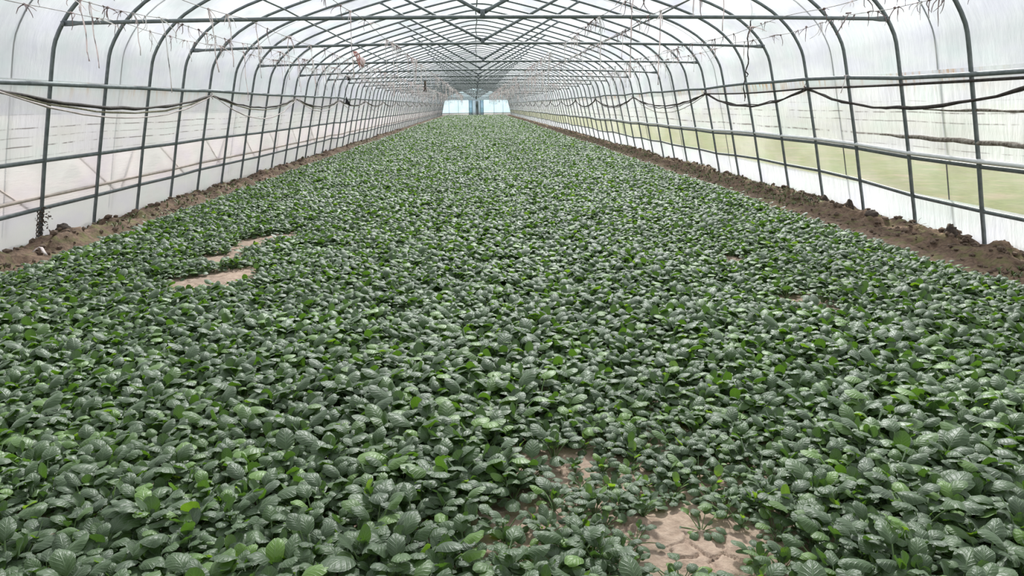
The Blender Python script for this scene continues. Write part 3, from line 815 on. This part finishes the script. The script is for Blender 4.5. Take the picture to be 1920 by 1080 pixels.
# ------------------------------------------------------------------ soil clods, weeds, litter along the walls
def clods(name, side, n, lab):
    mb = MB(); rr = random.Random(5 + side); 
    ico = [(0, 0, 1), (0.89, 0, .45), (.28, .85, .45), (-.72, .53, .45), (-.72, -.53, .45), (.28, -.85, .45), (.72, .53, -.45), (-.28, .85, -.45), (-.89, 0, -.45), (-.28, -.85, -.45), (.72, -.53, -.45), (0, 0, -1)]
    fc = [(0, 1, 2), (0, 2, 3), (0, 3, 4), (0, 4, 5), (0, 5, 1), (1, 6, 2), (2, 7, 3), (3, 8, 4), (4, 9, 5), (5, 10, 1), (6, 7, 2), (7, 8, 3), (8, 9, 4), (9, 10, 5), (10, 6, 1), (11, 7, 6), (11, 8, 7), (11, 9, 8), (11, 10, 9), (11, 6, 10)]
    for i in range(n):
        y = 5.0 + 45 * rr.random() ** 1.7
        w_ = rr.random() ** 1.8
        x = (XC + 5.38 - w_ * 0.9) if side > 0 else (XC - 5.38 + w_ * 0.8)
        r = rr.uniform(0.012, 0.045) * (1.2 - w_ * .7)
        z = float(ground_z(x, y)) + r * 0.3
        sx, sy, sz = rr.uniform(.7, 1.3), rr.uniform(.7, 1.3), rr.uniform(.5, 1)
        a = rr.uniform(0, 6)
        vs = []
        for p in ico:
            k = r * rr.uniform(.75, 1.15); px, py = p[0] * sx, p[1] * sy
            vs.append((x + k * (px * math.cos(a) - py * math.sin(a)), y + k * (px * math.sin(a) + py * math.cos(a)), z + k * p[2] * sz))
        mb.add(vs, fc)
    o = mb.build(name, M_CLOD, smooth=False); tag(o, lab, 'soil', kind='stuff')
clods('soil_clods', 1, 1700, 'crumbled brown soil clods heaped along the foot of the right wall')
clods('soil_clods', -1, 1100, 'crumbled brown soil clods heaped along the foot of the left wall')
def weeds(name, side, n, lab, mat=M_WEED):
    mb = MB(); rr = random.Random(15 + side + n)
    for i in range(n):
        y = 5.5 + 40 * rr.random() ** 1.5
        if noise(y * 0.6, 0.5 * side, 77) < 0.45: continue
        x = (XC + 5.36 - rr.random() ** 1.3 * 0.75) if side > 0 else (XC - 5.36 + rr.random() * 0.5)
        z = float(ground_z(x, y))
        for b in range(5):
            a = rr.uniform(0, 6.28); L = rr.uniform(.02, .06); w_ = rr.uniform(.004, .009)
            dx, dy = math.cos(a), math.sin(a); h = rr.uniform(.2, 1.2)
            mb.add([(x - dy * w_ * .4, y + dx * w_ * .4, z), (x + dy * w_ * .4, y - dx * w_ * .4, z), (x + dx * L * .5 + dy * w_, y + dy * L * .5 - dx * w_, z + L * h * .8), (x + dx * L, y + dy * L, z + L * h), (x + dx * L * .5 - dy * w_, y + dy * L * .5 + dx * w_, z + L * h * .8)],
                   [(0, 1, 2, 4), (4, 2, 3)])
    o = mb.build(name, mat); tag(o, lab, 'weeds', kind='stuff')
weeds('low_weeds', 1, 2600, 'low green weeds and moss on the soil beside the right wall')
weeds('low_weeds', -1, 900, 'sparse low weeds on the soil beside the left wall')

CL = [(5.33, 9.95, .05, .09, 'large dark soil clump leaning against the right film beyond the second post'),
      (5.36, 10.75, .045, .08, 'pointed dark soil clump standing against the right film'),
      (5.30, 9.30, .08, .045, 'flat dark soil clump near the foot of the second right post'),
      (5.34, 11.2, .05, .07, 'dark rounded soil clump between two right posts'),
      (5.36, 7.75, .06, .09, 'dark soil clump at the foot of the nearest right post'),
      (-5.1, 8.95, .07, .06, 'dark earth clump beside the nearest left post')]
for i, (x, y, r, h, lab) in enumerate(CL):
    z = float(ground_z(x, y))
    o = blob((0, 0, 0), 1.0, 60 + i, M_CLOD_DK, 'soil_clump', (r, r * 1.4, h)); o.location = (x, y, z + h * 0.35); o.rotation_euler = (0.1, -0.25 if x > 0 else .2, 0)
    tag(o, lab, 'soil clump', 'soil clumps at the walls')

# dry weed at the right wall, dried vine on the nearest left post, curled plastic scrap
dw = thing('dry_weed', 'wispy straw coloured dry weed against the right film between the nearest posts', 'weed', (5.27, 8.25, float(ground_z(5.27, 8.25))))
for i in range(9):
    mb = MB(); a = R.uniform(0, 6.28); p = Vector((0, 0, 0)); pts = [p.copy()]; e = R.uniform(.7, 1.5)
    for j in range(6):
        e -= R.uniform(0, .4); a += R.uniform(-.5, .5); p = p + Vector((math.cos(a) * math.cos(e) * .5, math.sin(a) * math.cos(e), abs(math.sin(e)) * (.9 if e > 0 else .2))) * 0.035; pts.append(p.copy())
    mb.tube(pts, 0.002, 4); mb.build('stem', M_STRAW, dw)
pL = (XC - 5.45)
vine = thing('dried_vine', 'dark dried creeper clinging to the nearest post of the left wall', 'plant', (0, RY(0) - 0.02, 0))
def postx(z): return XC - half_x(z)
for i in range(4):
    mb = MB(); pts = []
    for j in range(16):
        z = 0.02 + 0.46 * j / 15; pts.append((postx(z) + 0.035 * math.sin(j * .9 + i * 1.6) + .01, -.02 + 0.03 * math.cos(j * .9 + i * 1.6), z))
    mb.tube(pts, 0.006, 5); mb.build('stem', M_DRY, vine)
lm = MB(); lm.add([(0, 0, 0), (.02, .008, -.006), (.045, 0, -.02), (.02, -.012, -.014), (.022, 0, .004)], [(0, 3, 4), (4, 3, 2), (0, 4, 1), (4, 2, 1)]); vl = lm.mesh('leaf', M_DRY)
for i in range(70):
    z = R.uniform(.06, .5); o = link('leaf', vl, vine); o.location = (postx(z) + R.uniform(-.03, .13) * (1 if z > .2 else .4), R.uniform(-.06, .03), z)
    o.rotation_euler = (R.uniform(-1, 1), R.uniform(-1, 1.2), R.uniform(0, 6.3)); s = R.uniform(.5, 1.1); o.scale = (s, s, s)
mb = MB(); mb.tube([(-4.93 + .18 * f, 8.0 + .05 * math.sin(f * 5), float(ground_z(-4.93 + .18 * f, 8.0)) + .02 + .05 * math.sin(f * PI)) for f in np.linspace(0, 1, 8)], 0.018, 6, flat=[(1, .3)] * 8)
tag(mb.build('plastic_scrap', M_CORD_PINK), 'curled pinkish plastic scrap on the soil near the nearest left post', 'litter')

# ------------------------------------------------------------------ spinach
def leaf_geo(seed, nu=6, nv=5, bright=False):
    """blade plus petiole in the plane of azimuth 0; returns verts, faces, uvw, arrays"""
    r = random.Random(seed)
    kind = r.choice(('up', 'arch', 'arch', 'flat', 'flat', 'arch'))
    L = r.uniform(0.048, 0.076); W = L * r.uniform(0.31, 0.40)
    pl = r.uniform(0.06, 0.10)
    if kind == 'up': e0, e1, e2 = 1.38, 1.25, r.uniform(0.55, 1.1)
    elif kind == 'arch': e0, e1, e2 = 1.22, 0.95, r.uniform(-0.75, -0.2)
    else: e0, e1, e2 = 0.95, 0.55, r.uniform(-0.7, -0.1)
    vs, fs, uv = [], [], []
    # petiole: a three sided tapering stalk
    p = np.array([0.004, 0.0, 0.0]); np_ = 3
    for i in range(np_ + 1):
        e = e0 + (e1 - e0) * i / np_; rad = 0.0034 - 0.0014 * i / np_
        nrm = np.array([-math.sin(e), 0, math.cos(e)])
        for q in range(3):
            a = 2 * PI * q / 3 + PI / 2
            off = nrm * math.sin(a) * rad + np.array([0, 1, 0]) * math.cos(a) * rad
            vs.append(p + off); uv.append((0.0, 0.5, 1.0))
        if i < np_: p = p + np.array([math.cos(e), 0, math.sin(e)]) * pl / np_
    for i in range(np_):
        for q in range(3): fs.append((i * 3 + q, i * 3 + (q + 1) % 3, (i + 1) * 3 + (q + 1) % 3, (i + 1) * 3 + q))
    base = len(vs); cup = r.uniform(-1.3, -0.35) if kind != 'up' else r.uniform(-0.9, 0.5)
    ruf = r.uniform(0.0, 0.0035); twist = r.uniform(-.3, .3); ph = r.uniform(0, 6)
    for i in range(nu + 1):
        u = (i / nu) ** 0.92; e = e1 + (e2 - e1) * u ** 0.8
        nrm = np.array([-math.sin(e), 0, math.cos(e)])
        q_ = (u - 0.57) / (0.57 if u < 0.57 else 0.43)
        wd = W * math.sqrt(max(0.0, 1 - abs(q_) ** (1.9 if u < 0.57 else 2.4)))
        if i == 0: wd = W * 0.14
        if i == nu: wd = W * 0.34
        for j in range(nv):
            v = -1 + 2 * j / (nv - 1)
            h = cup * wd * v * v * 0.6 + ruf * math.sin(u * 9 + v * 3 + ph) * (abs(v)) + twist * v * wd * u * .5
            if abs(v) < .1: h -= 0.0018
            vs.append(p + np.array([0, 1, 0]) * v * wd + nrm * h); uv.append((u, v, 0.0))
        if i < nu: p = p + np.array([math.cos(e), 0, math.sin(e)]) * L / nu
    for i in range(nu):
        for j in range(nv - 1):
            a = base + i * nv + j; fs.append((a, a + 1, a + nv + 1, a + nv))
    return np.array(vs), fs, np.array(uv), kind
def mesh_from(name, V, F, UV, T):
    me = bpy.data.meshes.new(name); me.from_pydata([tuple(v) for v in V], [], F)
    a = me.attributes.new('leafuv', 'FLOAT_VECTOR', 'POINT'); a.data.foreach_set('vector', np.asarray(UV, float).reshape(-1))
    b = me.attributes.new('tone', 'FLOAT', 'POINT'); b.data.foreach_set('value', np.asarray(T, float))
    me.polygons.foreach_set('use_smooth', [True] * len(F)); me.materials.append(M_LEAF); me.update(); return me
def rz(a): c, s = math.cos(a), math.sin(a); return np.array([[c, -s, 0], [s, c, 0], [0, 0, 1]])
def layout(seed, flat=False):
    """leaf azimuths, scales and lean of one rosette"""
    r = random.Random(seed); out = []; n = r.randint(13, 16); a = r.uniform(0, 6.28)
    for i in range(n):
        f = i / (n - 1); a += 2.39996 + r.uniform(-.25, .25)
        out.append((f, a, (0.60 + 0.5 * f + r.uniform(-.15, .28)), r.uniform(-.42, .38) + (0.35 if flat else 0), r.random()))
    return out
GEO = [leaf_geo(100 + i) for i in range(14)]
GEO_F = [leaf_geo(200 + i, 8, 7) for i in range(14)]
UPS = lambda G: [i for i, g in enumerate(G) if g[3] == 'up'] or [0]
ARC = lambda G: [i for i, g in enumerate(G) if g[3] == 'arch']
FLA = lambda G: [i for i, g in enumerate(G) if g[3] == 'flat']
def pick(G, f, r):
    if f < 0.25: return r.choice(UPS(G))
    if f < 0.7: return r.choice(ARC(G))
    return r.choice(FLA(G) + ARC(G)[:2])
def leaf_tone(q): return 0.95 if q > 0.935 else (0.72 if q > 0.84 else 0.10 + 0.45 * q)
protos = bpy.data.collections.new('spinach_variants')
NVAR = 10
for vnum in range(NVAR):
    r = random.Random(900 + vnum); V = []; F = []; U = []; T = []; o_ = 0
    for f, a, sc, lean, q in layout(vnum, flat=(vnum >= 8)):
        v, fc, uv, kd = GEO[pick(GEO, f, r)]
        c, s = math.cos(lean), math.sin(lean)
        Ry = np.array([[c, 0, s], [0, 1, 0], [-s, 0, c]])
        vv = (v * sc) @ Ry.T @ rz(a).T
        V.append(vv); F += [tuple(i + o_ for i in g) for g in fc]; U.append(uv); T += [leaf_tone(q)] * len(v); o_ += len(v)
    me = mesh_from('spinach_variant', np.concatenate(V), F, np.concatenate(U), T)
    po = bpy.data.objects.new('spinach_variant', me); protos.objects.link(po)

# plant positions: dense jittered sowing, thinner with distance where single plants merge
PX, PY, PSC = [], [], []
for (ya, yb, sp_, sc) in ((0.9, 24, 0.088, 1.0), (24, 48, 0.12, 1.15), (48, YB - 1.0, 0.18, 1.45)):
    xs = np.arange(-4.6, 4.6, sp_); ys_ = np.arange(ya, yb, sp_)
    gx, gy = np.meshgrid(xs, ys_)
    gx = gx + N.uniform(-.5, .5, gx.shape) * sp_; gy = gy + N.uniform(-.5, .5, gy.shape) * sp_
    PX.append(gx.ravel()); PY.append(gy.ravel()); PSC.append(np.full(gx.size, sc))
PX = np.concatenate(PX); PY = np.concatenate(PY); PSC = np.concatenate(PSC)
keep = (PX > edge_left(PY) + 0.02) & (PX < edge_right(PY) - 0.02) & ~in_patch(PX, PY)
thin = (in_patch(PX, PY, 0.22) & (PY < 3.6) & (N.random(PX.shape) < 0.28)) | (in_patch(PX, PY, 0.10) & (N.random(PX.shape) < 0.45))
keep &= ~thin
keep &= ~((PX * PX + (PY) ** 2) < 0.6)
big = fbm(PX * 0.9, PY * 0.9, 41, 3)
hz = 0.82 + 0.55 * (big - 0.2) + N.uniform(-.24, .32, PX.shape)
near_patch = in_patch(PX, PY, 0.25)
low_zone = np.exp(-(((PX - 0.75) / 0.55) ** 2 + ((PY - 2.75) / 0.55) ** 2))
hz = hz * (1 - 0.30 * low_zone) * np.where(near_patch, 0.85, 1.0)
edge_d = np.minimum(PX - edge_left(PY), edge_right(PY) - PX)
hz *= np.clip(0.72 + edge_d * 0.8, 0.72, 1)
PSC = PSC * hz * np.clip(1.12 - (PY - 2.5) * 0.04, 1.0, 1.12)
PX, PY, PSC, low_zone = PX[keep], PY[keep], PSC[keep], low_zone[keep]
PZ = ground_z(PX, PY) - 0.004
VAR = N.integers(0, 8, PX.shape)
VAR = np.where(N.random(PX.shape) < low_zone * 0.8, N.integers(8, NVAR, PX.shape), VAR)
ROT = N.uniform(0, 2 * PI, PX.shape)

# which plants show largest: nearest ones inside the frame
P3 = np.stack([PX, PY, PZ + 0.10 - 1.6], 1) @ np.array(Rcw).T
dep = -P3[:, 2]
sx = 960 + 1338.35 * P3[:, 0] / np.maximum(dep, .01); sy = 540 - 1338.35 * P3[:, 1] / np.maximum(dep, .01)
inside = (dep > 0.2) & (sx > -20) & (sx < 1940) & (sy < 1105)
cand = np.where(inside)[0]
near = cand[np.argsort(dep[cand])][:300]
is_near = np.zeros(PX.shape, bool); is_near[near] = True

# the rest of the bed: one object, each point carries a plant
rest = np.where(~is_near)[0]
me = bpy.data.meshes.new('spinach_bed')
me.vertices.add(len(rest)); me.vertices.foreach_set('co', np.stack([PX[rest], PY[rest], PZ[rest]], 1).reshape(-1))
for nm, tp, arr, fld in (('plant_scale', 'FLOAT', PSC[rest], 'value'), ('plant_kind', 'INT', VAR[rest].astype(np.int32), 'value')):
    a = me.attributes.new(nm, tp, 'POINT'); a.data.foreach_set(fld, arr)
a = me.attributes.new('plant_rot', 'FLOAT_VECTOR', 'POINT')
rot = np.stack([N.uniform(-.12, .12, len(rest)), N.uniform(-.12, .12, len(rest)), ROT[rest]], 1); a.data.foreach_set('vector', rot.reshape(-1))
me.materials.append(M_LEAF)
bed = link('spinach_bed', me); tag(bed, 'dense carpet of dark green spinach filling the bed to the far end', 'spinach', kind='stuff')
ng = bpy.data.node_groups.new('sow_spinach', 'GeometryNodeTree')
ng.interface.new_socket('Geometry', in_out='INPUT', socket_type='NodeSocketGeometry')
ng.interface.new_socket('Geometry', in_out='OUTPUT', socket_type='NodeSocketGeometry')
gi = ng.nodes.new('NodeGroupInput'); go = ng.nodes.new('NodeGroupOutput')
ci = ng.nodes.new('GeometryNodeCollectionInfo'); ci.inputs['Collection'].default_value = protos
ci.inputs['Separate Children'].default_value = True; ci.inputs['Reset Children'].default_value = True
ip = ng.nodes.new('GeometryNodeInstanceOnPoints'); ip.inputs['Pick Instance'].default_value = True
def named(nm, tp):
    nd = ng.nodes.new('GeometryNodeInputNamedAttribute'); nd.data_type = tp; nd.inputs['Name'].default_value = nm
    return [o for o in nd.outputs if o.enabled][0]
ng.links.new(gi.outputs[0], ip.inputs['Points']); ng.links.new(ci.outputs[0], ip.inputs['Instance'])
ng.links.new(named('plant_kind', 'INT'), ip.inputs['Instance Index'])
ng.links.new(named('plant_rot', 'FLOAT_VECTOR'), ip.inputs['Rotation'])
ng.links.new(named('plant_scale', 'FLOAT'), ip.inputs['Scale'])
ng.links.new(ip.outputs[0], go.inputs[0])
md = bed.modifiers.new('sow', 'NODES'); md.node_group = ng

# the nearest 300 plants, each with its own leaves
LEAFME = {}
def leaf_me(gi_, tq):
    k = (gi_, tq)
    if k not in LEAFME:
        v, fc, uv, kd = GEO_F[gi_]; LEAFME[k] = mesh_from('leaf', v, fc, uv, [tq] * len(v))
    return LEAFME[k]
TQ = [0.08, 0.2, 0.32, 0.45, 0.72, 0.95]
for n_, i in enumerate(near):
    x, y, z = float(PX[i]), float(PY[i]), float(PZ[i])
    px_, py_ = float(sx[i]), float(sy[i])
    d = math.hypot(x - 0.8, y - 2.3)
    lay = layout(3000 + n_, flat=VAR[i] >= 8)
    brt = any(leaf_tone(l[4]) > 0.9 for l in lay)
    size = 'small' if PSC[i] < 0.98 else ('large' if PSC[i] > 1.2 else 'medium')
    col_ = 'left corner' if x < -1.15 else 'left of centre' if x < -0.35 else 'centre' if x < 0.3 else 'right of centre' if x < 1.25 else 'right corner'
    if d < 0.36: lab = f"{size} low spinach plant at the {'left' if x < 0.8 else 'right'} {'near' if y < 2.3 else 'far'} rim of the cracked soil patch"
    else:
        row = 'at the bottom edge' if py_ > 1000 else 'just behind the first row' if py_ > 900 else 'in the third band of rows'
        lab = f"{size} spinach plant{' with a bright young leaf' if brt else ''} {row}, {col_}"
    gp = 'spinach plants of the nearest rows'
    t = thing('spinach_plant', lab, 'spinach plant', (x, y, z), gp)
    t.rotation_euler = (R.uniform(-.1, .1), R.uniform(-.1, .1), float(ROT[i])); s = float(PSC[i]); t.scale = (s, s, s)
    r = random.Random(5000 + n_)
    for f, a, sc, lean, q in lay:
        tq = min(TQ, key=lambda t_: abs(t_ - leaf_tone(q)))
        o = link('leaf', leaf_me(pick(GEO_F, f, r), tq), t)
        o.matrix_local = Matrix.Rotation(a, 4, 'Z') @ Matrix.Rotation(lean, 4, 'Y') @ Matrix.Diagonal((sc, sc, sc, 1))
        if tq > 0.9: o['label'] = 'bright yellow-green young leaf'
print('plants', len(PX), 'near', len(near), 'objects', len(S.objects))
